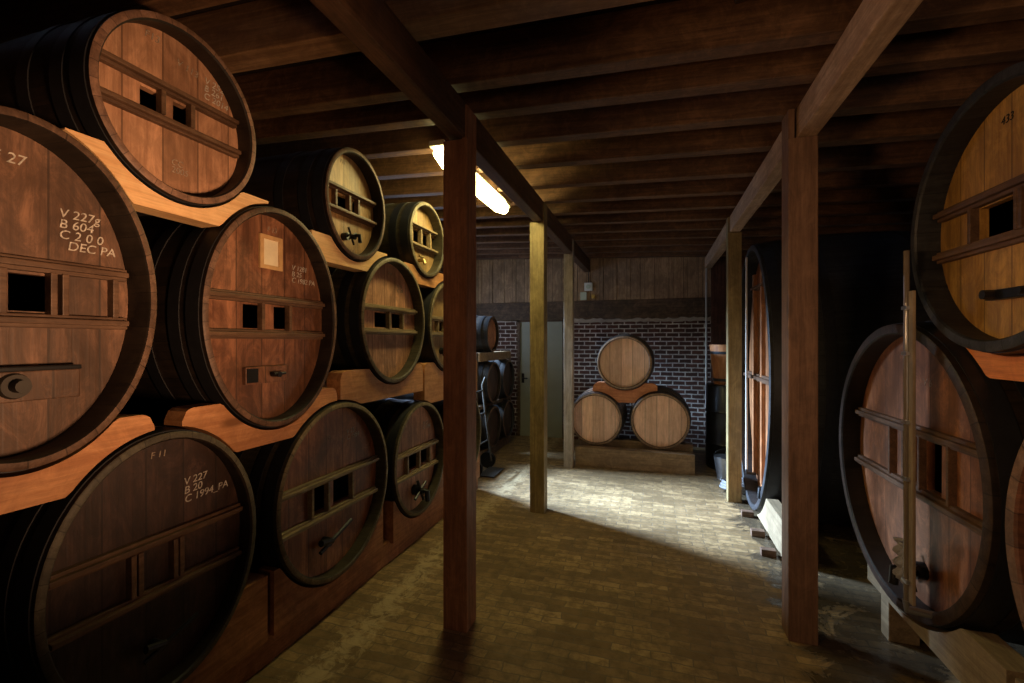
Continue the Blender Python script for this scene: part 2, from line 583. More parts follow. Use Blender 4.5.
def body_mesh(a, b, L, bulge, th, rec, n=72):
    bm = BM()
    rings = []
    K = 10
    for i in range(K + 1):
        t = i / K
        q = 1 + bulge * (1 - (2 * t - 1) ** 2)
        rings.append(ell_ring(bm, -t * L, a * q, b * q, n))
    # slightly bevelled front edge
    f0 = ell_ring(bm, 0.004, a - 0.006, b - 0.006, n)
    f1 = ell_ring(bm, 0.004, a - th + 0.006, b - th + 0.006, n)
    f2 = ell_ring(bm, -0.004, a - th, b - th, n)
    f3 = ell_ring(bm, -rec - 0.05, a - th * 0.75, b - th * 0.75, n)
    chain = [f3, f2, f1, f0] + rings
    for r1, r2 in zip(chain, chain[1:]):
        bridge(bm, r1, r2)
    rr = ell_ring(bm, -L - 0.002, (a - th), (b - th), n)
    bridge(bm, rings[-1], rr)
    r2 = ell_ring(bm, -L + 0.05, (a - th), (b - th), n)
    bridge(bm, rr, r2)
    bm.faces.new(r2)
    return bm


def hoop_mesh(a, b, L, bulge, t0, t1, n=72):
    bm = BM()
    rs = []
    for t in (t0, (t0 + t1) / 2, t1):
        q = 1 + bulge * (1 - (2 * t - 1) ** 2)
        rs.append(ell_ring(bm, -t * L, a * q + 0.004, b * q + 0.004, n))
    q0 = 1 + bulge * (1 - (2 * t0 - 1) ** 2)
    q1 = 1 + bulge * (1 - (2 * t1 - 1) ** 2)
    i0 = ell_ring(bm, -t0 * L, a * q0 - 0.002, b * q0 - 0.002, n)
    i1 = ell_ring(bm, -t1 * L, a * q1 - 0.002, b * q1 - 0.002, n)
    for r1, r2 in zip([i0] + rs, rs + [i1]):
        bridge(bm, r1, r2)
    return bm


def head_mesh(a, b, rec, holes, n=72, th=0.03):
    """Flat head disc at x=-rec with rectangular openings (y0,y1,z0,z1)."""
    bm = BM()
    f = bm.faces.new(ell_ring(bm, -rec, a, b, n))
    ys = sorted({v for h in holes for v in h[:2]})
    zs = sorted({v for h in holes for v in h[2:]})
    for v in ys:
        bmesh.ops.bisect_plane(bm, geom=bm.verts[:] + bm.edges[:] + bm.faces[:], plane_co=(0, v, 0), plane_no=(0, 1, 0))
    for v in zs:
        bmesh.ops.bisect_plane(bm, geom=bm.verts[:] + bm.edges[:] + bm.faces[:], plane_co=(0, 0, v), plane_no=(0, 0, 1))
    kill = []
    for f in bm.faces:
        c = f.calc_center_median()
        for h in holes:
            if h[0] < c.y < h[1] and h[2] < c.z < h[3]:
                kill.append(f)
                break
    bmesh.ops.delete(bm, geom=kill, context='FACES')
    r = bmesh.ops.extrude_face_region(bm, geom=bm.faces[:])
    for g in r['geom']:
        if isinstance(g, bmesh.types.BMVert):
            g.co.x -= th
    return bm


def batten_bm(y0, y1, z, x, dep=0.05, h=0.05, lip=1):
    bm = BM()
    box(bm, x - 0.002, x + dep * 0.55, y0, y1, z - h / 2, z + h / 2, bev=0.004)
    box(bm, x - 0.002, x + dep, y0 + 0.006, y1 - 0.006, z - h * 0.22, z + h * 0.22, bev=0.004)
    return bm


def add_tap(head, kind, y, z, x, s=1.0):
    if kind == 'plate':
        obj('tap_board', boxm(x, x + 0.022 * s, y - 0.12 * s, y + 0.13 * s, z - 0.04 * s, z + 0.04 * s, bev=0.004), head['_wood'], head['_o'])
        bm = BM()
        obj('bung_plate', boxm(x + 0.0215 * s, x + 0.026 * s, y - 0.115 * s, y - 0.055 * s, z - 0.032 * s, z + 0.032 * s), M_BLACK, head['_o'])
        tube(bm, [(x + 0.02 * s, y + 0.03, z), (x + 0.07 * s, y + 0.03, z)], 0.013 * s)
        tube(bm, [(x + 0.06 * s, y + 0.0, z + 0.004), (x + 0.06 * s, y + 0.07 * s, z + 0.004)], 0.007 * s)
        obj('tap', bm, M_BLACK, head['_o'], True)
    elif kind == 'valve':
        bm = BM()
        tube(bm, [(x, y, z), (x + 0.04, y, z), (x + 0.04, y, z), (x + 0.09, y, z - 0.01)], [0.032 * s, 0.032 * s, 0.02 * s, 0.02 * s], 16)
        tube(bm, [(x + 0.09, y, z), (x + 0.12, y, z), (x + 0.125, y, z - 0.06 * s)], 0.016 * s)
        for k in range(4):
            a = k * PI / 2 + 0.5
            tube(bm, [(x + 0.06, y, z), (x + 0.06, y + 0.075 * s * math.cos(a), z + 0.075 * s * math.sin(a))], 0.009 * s, 8)
        obj('tap', bm, M_BLACK, head['_o'], True)
    elif kind == 'disc':
        bm = BM()
        tube(bm, [(x + 0.02, y, z), (x + 0.04, y, z)], [0.042 * s, 0.036 * s], 24)
        tube(bm, [(x + 0.04, y, z), (x + 0.075, y, z)], 0.02, 12)
        obj('tap', bm, M_RUST, head['_o'], True)
        obj('tap_board', boxm(x, x + 0.025, y - 0.16, y + 0.17, z - 0.05, z + 0.045, bev=0.004), head['_wood'], head['_o'])
        obj('tap_bar', boxm(x + 0.025, x + 0.05, y - 0.1, y + 0.16, z + 0.045, z + 0.06, bev=0.003), M_BLACK, head['_o'])
    elif kind == 'lever':
        bm = BM()
        tube(bm, [(x, y, z), (x + 0.05, y, z)], 0.022 * s, 12)
        tube(bm, [(x + 0.05, y - 0.07 * s, z - 0.025 * s), (x + 0.05, y + 0.16 * s, z + 0.05 * s)], 0.010 * s, 8)
        tube(bm, [(x + 0.045, y - 0.06 * s, z + 0.02), (x + 0.045, y + 0.02, z)], 0.016 * s, 8)
        obj('tap', bm, M_BLACK, head['_o'], True)
    elif kind == 'brass':
        bm = BM()
        tube(bm, [(x, y, z), (x + 0.06, y, z), (x + 0.075, y, z - 0.03)], 0.014 * s, 10)
        tube(bm, [(x + 0.04, y - 0.035, z + 0.03), (x + 0.04, y + 0.035, z + 0.03)], 0.008 * s, 8)
        tube(bm, [(x + 0.04, y, z), (x + 0.04, y, z + 0.03)], 0.008 * s, 8)
        obj('tap', bm, M_BRASS, head['_o'], True)


def cask(loc, a, b, L, label, hm, bm_, bulge=0.05, th=0.042, rec=0.07, rz=0.0, group=None, battens=(0.09, -0.085),
         uprights=(-0.06, 0.005, 0.105), holes=((-0.15, -0.07), (0.015, 0.095)), wood_bat=None, texts=(), tap=None,
         name='oak_cask', hoops=((0.015, 0.07), (0.10, 0.15), (0.24, 0.29), (0.70, 0.75), (0.93, 0.985)), hoopm=None, cat='cask',
         bat_h=0.044, bat_d=0.045, chm=None):
    root = empty(name, (loc[0], loc[1], loc[2] - b), label, cat, group, rz)
    off = b
    body = obj('cask_body', body_mesh(a, b, L, bulge, th, rec), bm_, root, True)
    body.data.materials.append(chm or CH)
    for p in body.data.polygons:
        if abs(p.normal.x) > .6 and p.center.x > -.02:
            p.material_index = 1
    body.location = (0, 0, off)
    for t0, t1 in hoops:
        h = obj('hoop', hoop_mesh(a, b, L, bulge, t0, t1), hoopm or M_IRON, body, True)
    ai, bi = a - th * 0.86, b - th * 0.86
    hz = (battens[1] + 0.03, battens[0] - 0.03) if len(battens) > 1 else (0, 0)
    hs = [(h[0], h[1], hz[0], hz[1]) for h in holes]
    head = obj('head', head_mesh(ai, bi, rec, hs), hm, root)
    head.location = (0, 0, off)
    wb = wood_bat or W_BAT
    for dz in battens:
        c = max(0.05, ai * math.sqrt(max(0, 1 - (dz / bi) ** 2)) - 0.012)
        obj('batten', batten_bm(-c, c, dz, -rec, bat_d, bat_h), wb, head)
    if len(battens) > 1:
        for u in uprights:
            obj('upright', boxm(-rec - 0.002, -rec + bat_d * 0.7, u - 0.009, u + 0.009, battens[1] + 0.02, battens[0] - 0.02, bev=0.003), wb, head)
    # dark inner boards seen through the openings
    for (s, size, y, z, m, tilt) in texts:
        text_obj('chalk_writing' if m is not M_INK else 'stamped_number', s, size, m, head, y, z, -rec + 0.0012, tilt)
    if tap:
        add_tap({'_o': head, '_wood': hm}, tap[0], tap[1], tap[2], -rec, tap[3] if len(tap) > 3 else 1.0)
    return root, head, body


W_BAT = wood('batten_wood', (0.17, 0.095, 0.055), (0.085, 0.045, 0.026), 'y', 0.5, stain=0.3)
W_BAT_P = wood('batten_wood_pale', (0.34, 0.25, 0.14), (0.18, 0.125, 0.07), 'y', 0.5, stain=0.3)
HA = face_mat('a', (0.50, 0.275, 0.16), (0.33, 0.165, 0.092), 0.45)
HB = face_mat('b', (0.20, 0.10, 0.056), (0.105, 0.052, 0.028), 0.7)
HC = face_mat('c', (0.08, 0.04, 0.028), (0.042, 0.021, 0.015), 0.7)
HD = face_mat('d', (0.28, 0.125, 0.066), (0.15, 0.062, 0.033), 0.7, 0.42)
HE = face_mat('e', (0.48, 0.205, 0.095), (0.26, 0.10, 0.048), 0.65)
HF = face_mat('f', (0.62, 0.31, 0.18), (0.36, 0.165, 0.09), 0.55)
HG = face_mat('g', (0.48, 0.30, 0.13), (0.30, 0.17, 0.07), 0.45)
HT = face_mat('t', (0.90, 0.58, 0.41), (0.72, 0.43, 0.29), 0.2, 0.33)
HR = face_mat('r', (0.50, 0.22, 0.09), (0.30, 0.12, 0.05), 0.5, 0.45)
HR1 = face_mat('r1', (0.44, 0.185, 0.085), (0.25, 0.098, 0.044), 0.65, 0.45)
HY = face_mat('y', (0.52, 0.29, 0.07), (0.31, 0.155, 0.035), 0.5, 0.5)
BD = body_mat('dark', (0.028, 0.018, 0.012), (0.014, 0.009, 0.006))  # shade on cask sides put into near-black staves; chimes get lighter colours
BG = body_mat('greygreen', (0.075, 0.06, 0.034), (0.036, 0.028, 0.016))
BR = body_mat('red', (0.20, 0.08, 0.045), (0.10, 0.04, 0.022))
BT = body_mat('tan', (0.20, 0.12, 0.075), (0.11, 0.06, 0.036))
BK = body_mat('black', (0.035, 0.035, 0.037), (0.016, 0.016, 0.017))
CH = body_mat('chime_brown', (0.17, 0.095, 0.06), (0.09, 0.048, 0.03))
CHD = body_mat('chime_dark', (0.07, 0.042, 0.03), (0.035, 0.02, 0.014))
CHG = body_mat('chime_greygreen', (0.25, 0.20, 0.12), (0.14, 0.105, 0.06))
CHR = body_mat('chime_red', (0.28, 0.155, 0.10), (0.16, 0.085, 0.055))
CHT = body_mat('chime_tan', (0.36, 0.24, 0.15), (0.22, 0.14, 0.085))
CHK = body_mat('chime_black', (0.06, 0.06, 0.068), (0.03, 0.03, 0.034))
CHC = body_mat('chime_dull_green', (0.11, 0.095, 0.065), (0.06, 0.05, 0.035))
XF = -1.78
H3 = ((-0.15, -0.075), (0.015, 0.09))
LC = [
    ('A', 1.344, 2.508, .33, .347, HA, BR, 'large cask at top left with brown head and two square openings, topmost nearest', dict(
        battens=(.10, -.035), uprights=(-.047, .072), holes=((-.135, -.056), (-.012, .064)), bat_h=.04,
        texts=(('F13', .05, -.12, .25, M_CHALKD, 0), ('V 113', .05, .0, .21, M_CHALKD, -.1), ('V 252\nB 261\nC 2014', .05, .12, .2, M_CHALK, -.05), ('CC\n2005', .045, -.02, -.20, M_CHALKD, 0)))),
    ('B', .86, 1.75, .37, .53, HB, BD, 'cask cut by the left edge at middle height, chalked F 27', dict(
        uprights=(-.025, .095, .125, .27), holes=((-.015, .085),),
        texts=(('F 27', .06, -.055, .385, M_CHALK, 0), ('V 227g\nB 604\nC 2 0 0\n  DEC PA', .054, .105, .255, M_CHALK, 0)), tap=('disc', 0.0, -.285))),
    ('C', 1.275, .75, .40, .50, HC, BD, 'dark cask in the bottom left corner with panelled cross frame', dict(
        uprights=(-.085, -.06, .07, .095), holes=(), battens=(.075, -.125),
        texts=(('F 11', .045, -.03, .40, M_CHALKD, 0), ('V 227\nB 20\nC 1994_PA', .055, .10, .26, M_CHALK, .05)), tap=('lever', .0, -.33, .9))),
    ('D', 1.825, 1.72, .416, .54, HD, BD, 'tall oval red-brown cask with a framed cream paper label', dict(
        uprights=(-.05, .125), holes=((-.17, -.06), (.012, .115)),
        texts=(('F 13', .045, -.03, .43, M_CHALKD, 0), ('V 1281\nB 25\nC 1982 PA', .05, .13, .26, M_CHALK, 0)), tap=('plate', -.02, -.285, 1.05))),
    ('E', 2.285, .72, .492, .512, HE, BG, 'lower left cask second from the viewer with green-grey rim and dark lever tap', dict(
        uprights=(-.17, -.035, .19), holes=((-.16, -.045), (.0, .18)), battens=(.065, -.145), wood_bat=W_BAT_P,
        texts=(('FP', .04, -.06, .30, M_CHALKD, 0), ('V 25\nC 1984', .055, .12, .30, M_CHALK, .05)), tap=('lever', -.05, -.30, 1.2))),
    ('F', 3.276, .664, .414, .444, HF, BG, 'lower left cask beside the reddish post with a black round valve', dict(
        uprights=(-.12, .065, .245), holes=((-.11, .055), (.08, .235)), battens=(.055, -.125), wood_bat=W_BAT_P,
        texts=(('V 27\nC 1990', .055, .12, .24, M_CHALK, 0),), tap=('valve', .02, -.27, 1.3))),
    ('G', 2.444, 2.459, .302, .341, HG, BD, 'top row cask, second from the viewer, yellowish head with black valve', dict(
        uprights=(-.13, .0, .09), holes=((-.12, -.01), (.02, .08)), battens=(.085, -.05), bat_h=.04,
        texts=(('F11', .045, -.1, .24, M_CHALKD, 0), ('V19', .035, .0, -.29, M_CHALKD, 0)), tap=('valve', -.03, -.2, .75))),
    ('H', 3.377, 2.437, .299, .302, HG, BG, 'small pale yellow cask at far end of the top row, near the lamp', dict(
        uprights=(-.165, -.005, .15), holes=((-.145, -.02), (.012, .125), (.17, .24)), battens=(.11, -.05), bat_h=.035, wood_bat=W_BAT_P,
        texts=(), tap=('brass', -.03, -.17))),
    ('I', 2.893, 1.752, .418, .447, HF, BG, 'middle row cask in the centre left with yellow-pink lit head', dict(
        uprights=(.005, .19), holes=((-.185, -.005), (.03, .18)), battens=(.085, -.08), wood_bat=W_BAT_P,
        texts=(('F14', .04, -.02, .33, M_CHALKD, 0), ('V 51\nC 20', .05, .1, .25, M_CHALKD, 0)))),
    ('J', 3.78, 1.735, .38, .40, HG, BG, 'middle row cask half hidden by the reddish post', dict(
        uprights=(-.1, .02, .14), holes=((-.085, .01), (.03, .125)), battens=(.07, -.07), wood_bat=W_BAT_P, tap=('valve', .0, -.22))),
    ('K', 4.17, .66, .40, .43, HF, BG, 'lowest cask at the far end of the left rack, mostly behind the reddish post', dict(
        uprights=(-.1, .02, .14), holes=((-.085, .01), (.03, .125)), wood_bat=W_BAT_P)),
]
for (k, y, z, a, b, hm, bmt, lab, kw) in LC:
    kw['chm'] = CHR if k == 'A' else CHC if k == 'C' else CHG if bmt is BG else CH
    if k == 'A':
        bmt = BD
    rec = {'A': .08, 'B': .115, 'D': .085, 'C': .07}.get(k, .08)
    kw['th'], kw['rec'] = .03, rec
    q = (1.78 + rec) / 1.84
    qb = (1.78 + rec - .03) / 1.84
    fy = lambda v, q_=q: (y + v) * q_ - y
    fz = lambda v, q_=q: (z + v - 1.6) * q_ + 1.6 - z
    bt = kw.get('battens', (0.09, -0.085))
    kw['battens'] = tuple(fz(v, qb) for v in bt)
    if 'holes' in kw:
        kw['holes'] = tuple((fy(u), fy(v)) for u, v in kw['holes'])
    kw['uprights'] = tuple(fy(v, qb) for v in kw.get('uprights', ()))
    kw['texts'] = tuple((t_[0], t_[1], fy(t_[2]), fz(t_[3]), t_[4], t_[5]) for t_ in kw.get('texts', ()))
    if kw.get('tap'):
        tp = kw['tap']
        kw['tap'] = (tp[0], fy(tp[1], qb), fz(tp[2], qb)) + tuple(tp[3:])
    r_, head, body = cask((XF, y, z), a, b, 1.2, lab, hm, bmt, group='casks on the left rack', **kw)
    if k == 'D':
        fr = BM()
        x0 = -rec
        for (ya, yb, za, zb) in ((-.078, .064, .375, .395), (-.078, .064, .225, .245), (-.078, -.056, .245, .375), (.042, .064, .245, .375)):
            box(fr, x0, x0 + .014, ya, yb, za, zb, bev=.002)
        lb = obj('label_frame', fr, M_LABELWOOD, head)
        lb.location = (0, .02, .02)
        obj('paper_label', boxm(x0 + .001, x0 + .004, -.056, .042, .245, .375), M_PAPER, lb)


def ell_bot(c, y):
    q = 1 - ((y - c[0]) / c[2]) ** 2
    return None if q <= 0 else c[1] - c[3] * math.sqrt(q)


def ell_top(c, y):
    q = 1 - ((y - c[0]) / c[2]) ** 2
    return None if q <= 0 else c[1] + c[3] * math.sqrt(q)


def saddle_bm(y0, y1, z0, z1, uppers, lowers, x0, x1, x_ref=0, y_ref=0, n=56, clear=0.008, rnd=0.0):
    bm = BM()
    rows = []
    for i in range(n + 1):
        y = y0 + (y1 - y0) * i / n
        zt, zb = z1, z0
        dd = min(y - y0, y1 - y)
        if rnd and dd < rnd:
            zt -= rnd - math.sqrt(max(0, rnd ** 2 - (rnd - dd) ** 2))
        for c in uppers:
            e = ell_bot((c[0], c[1], c[2] + clear, c[3] + clear), y)
            if e is not None:
                zt = min(zt, e)
        for c in lowers:
            e = ell_top((c[0], c[1], c[2] + clear, c[3] + clear), y)
            if e is not None:
                zb = max(zb, e)
        if zt - zb < 0.004:
            if rows and len(rows) > 2:
                rows.append(None)
            continue
        rows.append((y, zb, zt))
    prev = None
    for r in rows:
        if r is None:
            prev = None
            continue
        y, zb, zt = r
        q = [bm.verts.new((x - x_ref, y - y_ref, z)) for x, z in ((x0, zb), (x1, zb), (x1, zt), (x0, zt))]
        if prev:
            for k in range(4):
                bm.faces.new((prev[k], prev[(k + 1) % 4], q[(k + 1) % 4], q[k]))
        else:
            bm.faces.new(q)
        last = q
        prev = q
    # close ends
    bmesh.ops.holes_fill(bm, edges=[e for e in bm.edges if len(e.link_faces) == 1], sides=4)
    return bm


CK = {k: (y, z, a * 1.02, b * 1.02) for (k, y, z, a, b, *_r) in LC}
XB0, XB1 = -1.90, -1.80


def cradle(y0, y1, z0, z1, up, lo, lab, m=W_ORANGE, name='cradle_board', x0=XB0, x1=XB1):
    ym = (y0 + y1) / 2
    o = obj(name, saddle_bm(y0, y1, z0, z1, [CK[c] for c in up], [CK[c] for c in lo], x0, x1, 0, ym, rnd=.05 if 1 < z1 < 2 else 0), m, loc=(0, ym, 0))
    return tag(o, lab, 'cradle board', 'cradle boards of the left rack')


cradle(.90, 1.765, 2.10, 2.285, 'A', 'BD', 'pale orange cradle board under the top left cask, at its front', W_PINE)
cradle(2.06, 2.80, 2.06, 2.215, 'G', 'DI', 'orange cradle board under the black-valved top row cask', W_PINE)
cradle(3.0, 3.80, 2.06, 2.20, 'H', 'IJ', 'pale cradle board under the small cask at the end of the top row')
cradle(.28, 1.235, 1.10, 1.33, 'B', 'C', 'orange cradle board between the F 27 cask and the bottom corner cask')
cradle(1.34, 2.27, 1.10, 1.33, 'D', 'CE', 'orange cradle board under the tall oval cask with paper label')
cradle(2.30, 3.32, 1.20, 1.42, 'I', 'EF', 'orange cradle board under the centre left cask')
cradle(3.345, 4.5, 1.08, 1.42, 'J', 'FK', 'orange cradle board carrying the cask half behind the reddish post')
cradle(.75, 1.76, 0.14, .46, 'C', '', 'brown bottom cradle board under the bottom left corner cask', W_BASE)
cradle(1.80, 2.75, 0.14, .46, 'E', '', 'brown bottom cradle board under the lever-tapped cask', W_BASE)
cradle(2.88, 3.70, 0.14, .44, 'F', '', 'brown bottom cradle board under the round-valved cask', W_BASE)
cradle(3.75, 4.58, 0.14, .44, 'K', '', 'brown bottom cradle board at the far end of the left rack', W_BASE)
o = obj('base_rail', boxm(-0.06, 0.06, -2.6, 2.3, 0, 0.16, bev=0.008), W_BASE, loc=(-1.89, 2.3, 0))
tag(o, 'long brown rail on the floor along the foot of the left cask rack', 'rail')
cradle(2.30, 4.5, 0.9, 1.42, 'IJ', 'EFK', 'added board shutting out daylight behind the middle row, far end of the left rack', W_BASE, x0=-2.95, x1=-2.87)  # added rear board, blocks the bluish daylight gap between the casks
# floor packing under the rear of the rack
o = obj('base_rail', boxm(-0.06, 0.06, -2.6, 2.3, 0, 0.16, bev=0.008), W_BASE, loc=(-2.75, 2.3, 0))
tag(o, 'rear floor rail hidden in the dark beneath the left casks', 'rail')

# ---------------------------------------------------------------- right hand casks (heads face -x)
XRF = 1.15
RC = {'R1': (2.766, .985, .707, .702), 'R2': (2.094, 2.055, .508, .492), 'R4': (1.34, .97, .66, .64), 'R3': (4.75, 1.27, .78, 1.225)}
RHOOP = ((0.01, 0.06), (0.09, 0.13), (0.18, 0.22), (0.72, 0.76), (0.93, 0.985))
cask((XRF, RC['R1'][0], RC['R1'][1]), .707, .702, 1.5, 'big round cask on the right with a tall level gauge before its head', HR1, BD, rz=PI, chm=CHD,
     battens=(.175, -.125), uprights=(-.22, -.08, .07, .30), holes=((-.06, .055), (.085, .20)), th=.05, rec=.10, bat_h=.055, tap=('valve', .06, -.50, 1.3),
     texts=(('V 6', .07, .05, .40, M_CHALKD, 0),), group='casks on the right')
cask((XRF, RC['R2'][0], RC['R2'][1]), .508, .492, 1.4, 'upper right cask cut by the right edge with a yellow head and black rim', HY, BK, rz=PI, chm=CHK,
     battens=(.105, -.08), uprights=(-.22, .03, .05, .2), holes=((-.21, .018), ), th=.042, rec=.095, bat_h=.05, tap=None,
     texts=(('433', .045, -.09, .355, M_INK, 0),), group='casks on the right')
cask((XRF, RC['R4'][0], RC['R4'][1]), .66, .64, 1.5, 'reddish cask at lower right, only its curved rim in the picture', HR, BR, rz=PI, chm=CHR, th=.05, rec=.1, group='casks on the right')
r3, h3, b3 = cask((.86, RC['R3'][0], RC['R3'][1]), .78, 1.225, 1.5, 'very tall oval vat behind the right posts with an orange-lit narrow head', HR, BK, rz=PI, chm=CHK,
     battens=(-.02,), uprights=(), holes=(), th=.05, rec=.12, bat_h=.07, bat_d=.06, tap=('valve', .42, -.92, 1.4), group='casks on the right')
obj('batten', batten_bm(-.42, .42, .86, -.12, .05, .05), W_BAT, h3)
bmx = BM()
for yy in (-.35, 0, .35):
    box(bmx, -.122, -.085, yy - .03, yy + .03, -1.0, 1.0, bev=.004)
obj('vertical_brace', bmx, HR, h3)
for nm in ('R1', 'R2', 'R4', 'R3'):
    CK[nm] = RC[nm][:2] + (RC[nm][2] * 1.02, RC[nm][3] * 1.02)
# black lever on upper right cask
hb = [o for o in bpy.data.objects if o.name.startswith('oak_cask') and 'yellow head' in o['label'] and 'upper right' in o['label']][0]
hd = [c for c in hb.children if c.name.startswith('head')][0]
bmx = BM()
box(bmx, -.085, -.055, -.11, .2, -.30, -.262, bev=.004)
tube(bmx, [(-.06, -.06, -.28), (-.02, -.06, -.28)], .018, 10)
tube(bmx, [(-.06, .1, -.28), (-.03, .1, -.28)], .014, 10)
obj('tap_bar', bmx, M_BLACK, hd)


def cradle_r(y0, y1, z0, z1, up, lo, lab, m, x0, x1):
    ym = (y0 + y1) / 2
    o = obj('cradle_board', saddle_bm(y0, y1, z0, z1, [CK[c] for c in up], [CK[c] for c in lo], x0, x1, 0, ym), m, loc=(0, ym, 0))
    return tag(o, lab, 'cradle board')


cradle_r(1.45, 2.62, 1.46, 1.68, ['R2'], ['R1', 'R4'], 'bright orange cradle board under the yellow-headed cask at right', wood('cradle_wood_red', (0.90, 0.33, 0.10), (0.68, 0.21, 0.06), 'y', 0.5, stain=0.25, knots=0.6), 1.22, 1.32)
cradle_r(2.02, 3.10, .24, .46, ['R1'], [], 'pale cradle beam under the cask with the level gauge', W_PALE, 1.165, 1.27)
cradle_r(.7, 1.98, .24, .46, ['R4'], [], 'pale cradle beam at the bottom right corner', W_PALE, 1.165, 1.27)
cradle_r(3.72, 5.0, .03, .30, ['R3'], [], 'pale cradle board lit by daylight under the tall oval vat', W_PALE, .885, .97)
for (x, y, hx, hy, z1, lab) in ((1.26, 2.96, .07, .045, .24, 'pale wood foot block at the far end of the gauge cask cradle'),
                                (1.20, 2.02, .10, .09, .30, 'large pale wood block at the bottom right, near end of the gauge cask cradle')):
    o = obj('foot_block', boxm(-hx, hx, -hy, hy, 0, z1, bev=.008), W_PALE, loc=(x, y, 0))
    tag(o, lab, 'block')
W_WEDGE = wood('wedge_wood', (0.20, 0.12, 0.08), (0.11, 0.065, 0.04), 'x')
for (y, lab) in ((4.62, 'small brown wood wedge at the daylit board, farthest of three'), (4.18, 'small brown wood wedge at the daylit board, middle of three'),
                 (3.82, 'small brown wood wedge at the daylit board, nearest of three')):
    o = obj('wood_wedge', boxm(-.04, .06, -.03, .03, 0, .05, bev=.004), W_WEDGE, loc=(.80, y, 0))
    tag(o, lab, 'wedge')

W_GAUGE = wood('gauge_board_wood', (0.30, 0.22, 0.13), (0.18, 0.13, 0.08), 'z', .5, stain=.3)
# level gauge in front of the gauge cask
g = empty('level_gauge', (1.06, 2.435, .44), 'tall thin level gauge with pale backboard standing before the right cask head', 'gauge')
obj('glass_tube', tube(BM(), [(0, 0, .0), (0, 0, 1.56)], .011, 14), M_GLASS, g, True)
obj('backboard', boxm(.0, .012, -.05, -.016, .02, 1.38, bev=.002), W_GAUGE, g)
for zz in (.1, .55, .8, 1.1, 1.3):
    obj('clip', boxm(-.014, .016, -.03, .014, zz, zz + .015), M_STEEL, g)
bmx = BM()
tube(bmx, [(0, 0, .02), (0, 0, -.02), (.18, 0, -.04)], .016, 12)
obj('elbow_fitting', bmx, M_STEEL, g, True)
g = empty('level_gauge', (.845, 4.86, .35), 'slim white level tube before the tall oval vat, right of the far post', 'gauge')
obj('glass_tube', tube(BM(), [(0, 0, 0), (0, 0, 2.06)], .010, 12), M_PIPE, g, True)
obj('elbow_fitting', tube(BM(), [(0, 0, .02), (0, 0, -.015), (.08, 0, -.02)], .014, 12), M_BLACK, g, True)

# crumpled rag hanging at the gauge cask tap
bmx = BM()
bmesh.ops.create_grid(bmx, x_segments=12, y_segments=16, size=.5)
for v in bmx.verts:
    u, q = v.co.x, v.co.y
    v.co = Vector((.02 * math.sin(u * 16 + q * 3) + .012 * math.sin(q * 23), u * .10 + .02 * q * math.sin(9 * u), q * .20 - .02 * abs(u)))
rg = obj('crumpled_rag', bmx, M_RAG, smooth=True, loc=(1.13, 2.62, .56))
sm = rg.modifiers.new('thick', 'SOLIDIFY')
sm.thickness = .004
tag(rg, 'crumpled pale rag hanging at the bottom of the gauge cask head', 'rag')

# ---------------------------------------------------------------- barrels at the back (heads face -y)
YBF = 6.05
BB = [(-.378, 1.325, .345, 'pale barrel on top of the small pyramid before the brick wall'),
      (-.745, .575, .34, 'lower left barrel of the pyramid, partly behind the grey post'),
      (.065, .59, .355, 'lower right barrel of the pyramid before the brick wall')]
for x, z, r, lab in BB:
    cask((x, YBF, z), r, r, .95, lab, HT, BT, chm=CHT, bulge=.10, th=.03, rec=.035, rz=-PI / 2, battens=(), uprights=(), holes=(), name='oak_barrel', cat='barrel',
         group='barrel pyramid at the back', hoops=((0.0, 0.045), (0.10, 0.145), (0.26, 0.30), (0.70, 0.74), (0.95, 1.0)), hoopm=M_IRON)


def saddle_x(x0, x1, z0, z1, uppers, lowers, y0, y1, lab, m, name='cradle_board'):
    xm = (x0 + x1) / 2
    bm = saddle_bm(x0, x1, z0, z1, uppers, lowers, y0, y1, 0, xm, rnd=.09 if z0 > .5 else 0)
    for v in bm.verts:
        v.co = Vector((v.co.y, v.co.x - y0, v.co.z))
    o = obj(name, bm, m, loc=(xm, y0, 0))
    return tag(o, lab, 'cradle board')


BE = [(x, z, r * 1.04, r * 1.04) for x, z, r, _ in BB]
W_ORX = wood('cradle_wood_x', (0.66, 0.27, 0.12), (0.48, 0.17, 0.07), 'x', 0.5, stain=0.25, knots=0.5)
saddle_x(-.79, .05, .80, 1.06, [BE[0]], [BE[1], BE[2]], 6.12, 6.22, 'orange saddle board between the top barrel and the two lower ones', W_ORX)
saddle_x(-.98, .46, .0, .235, [], [], 5.86, 6.0, 'pale brown beam on the floor before the barrel pyramid', W_SILLX, 'floor_beam')
saddle_x(-.98, .46, .0, .30, [BE[1], BE[2]], [], 6.15, 6.28, 'notched board under the two lower pyramid barrels', W_SILLX)

# small dark barrels on the far left
SB = [(5.95, .42, 'dark small barrel at bottom of the far left stack, nearer one'), (6.62, .42, 'dark small barrel at bottom of the far left stack, by the door'),
      (5.95, 1.03, 'dark small barrel in the middle of the far left stack, nearer one'), (6.62, 1.03, 'dark small barrel in the middle of the far left stack, by the door'),
      (5.90, 1.70, 'small grey-hooped barrel on top of the far left stack')]
for i, (y, z, lab) in enumerate(SB):
    r = .28 if i < 4 else .24
    cask((-2.12, y, z), r, r, .75, lab, HC if i < 4 else HE, BK if i % 2 else BD, bulge=.09, th=.028, rec=.035, battens=(), uprights=(), holes=(), name='small_barrel', cat='barrel',
         group='small barrels at the far left', hoops=((0.0, 0.05), (0.12, 0.17), (0.28, 0.32), (0.95, 1.0)))
t = empty('barrel_rack', (-2.25, 6.28, 0), 'dark two-storey wooden rack holding the small barrels at far left', 'rack')
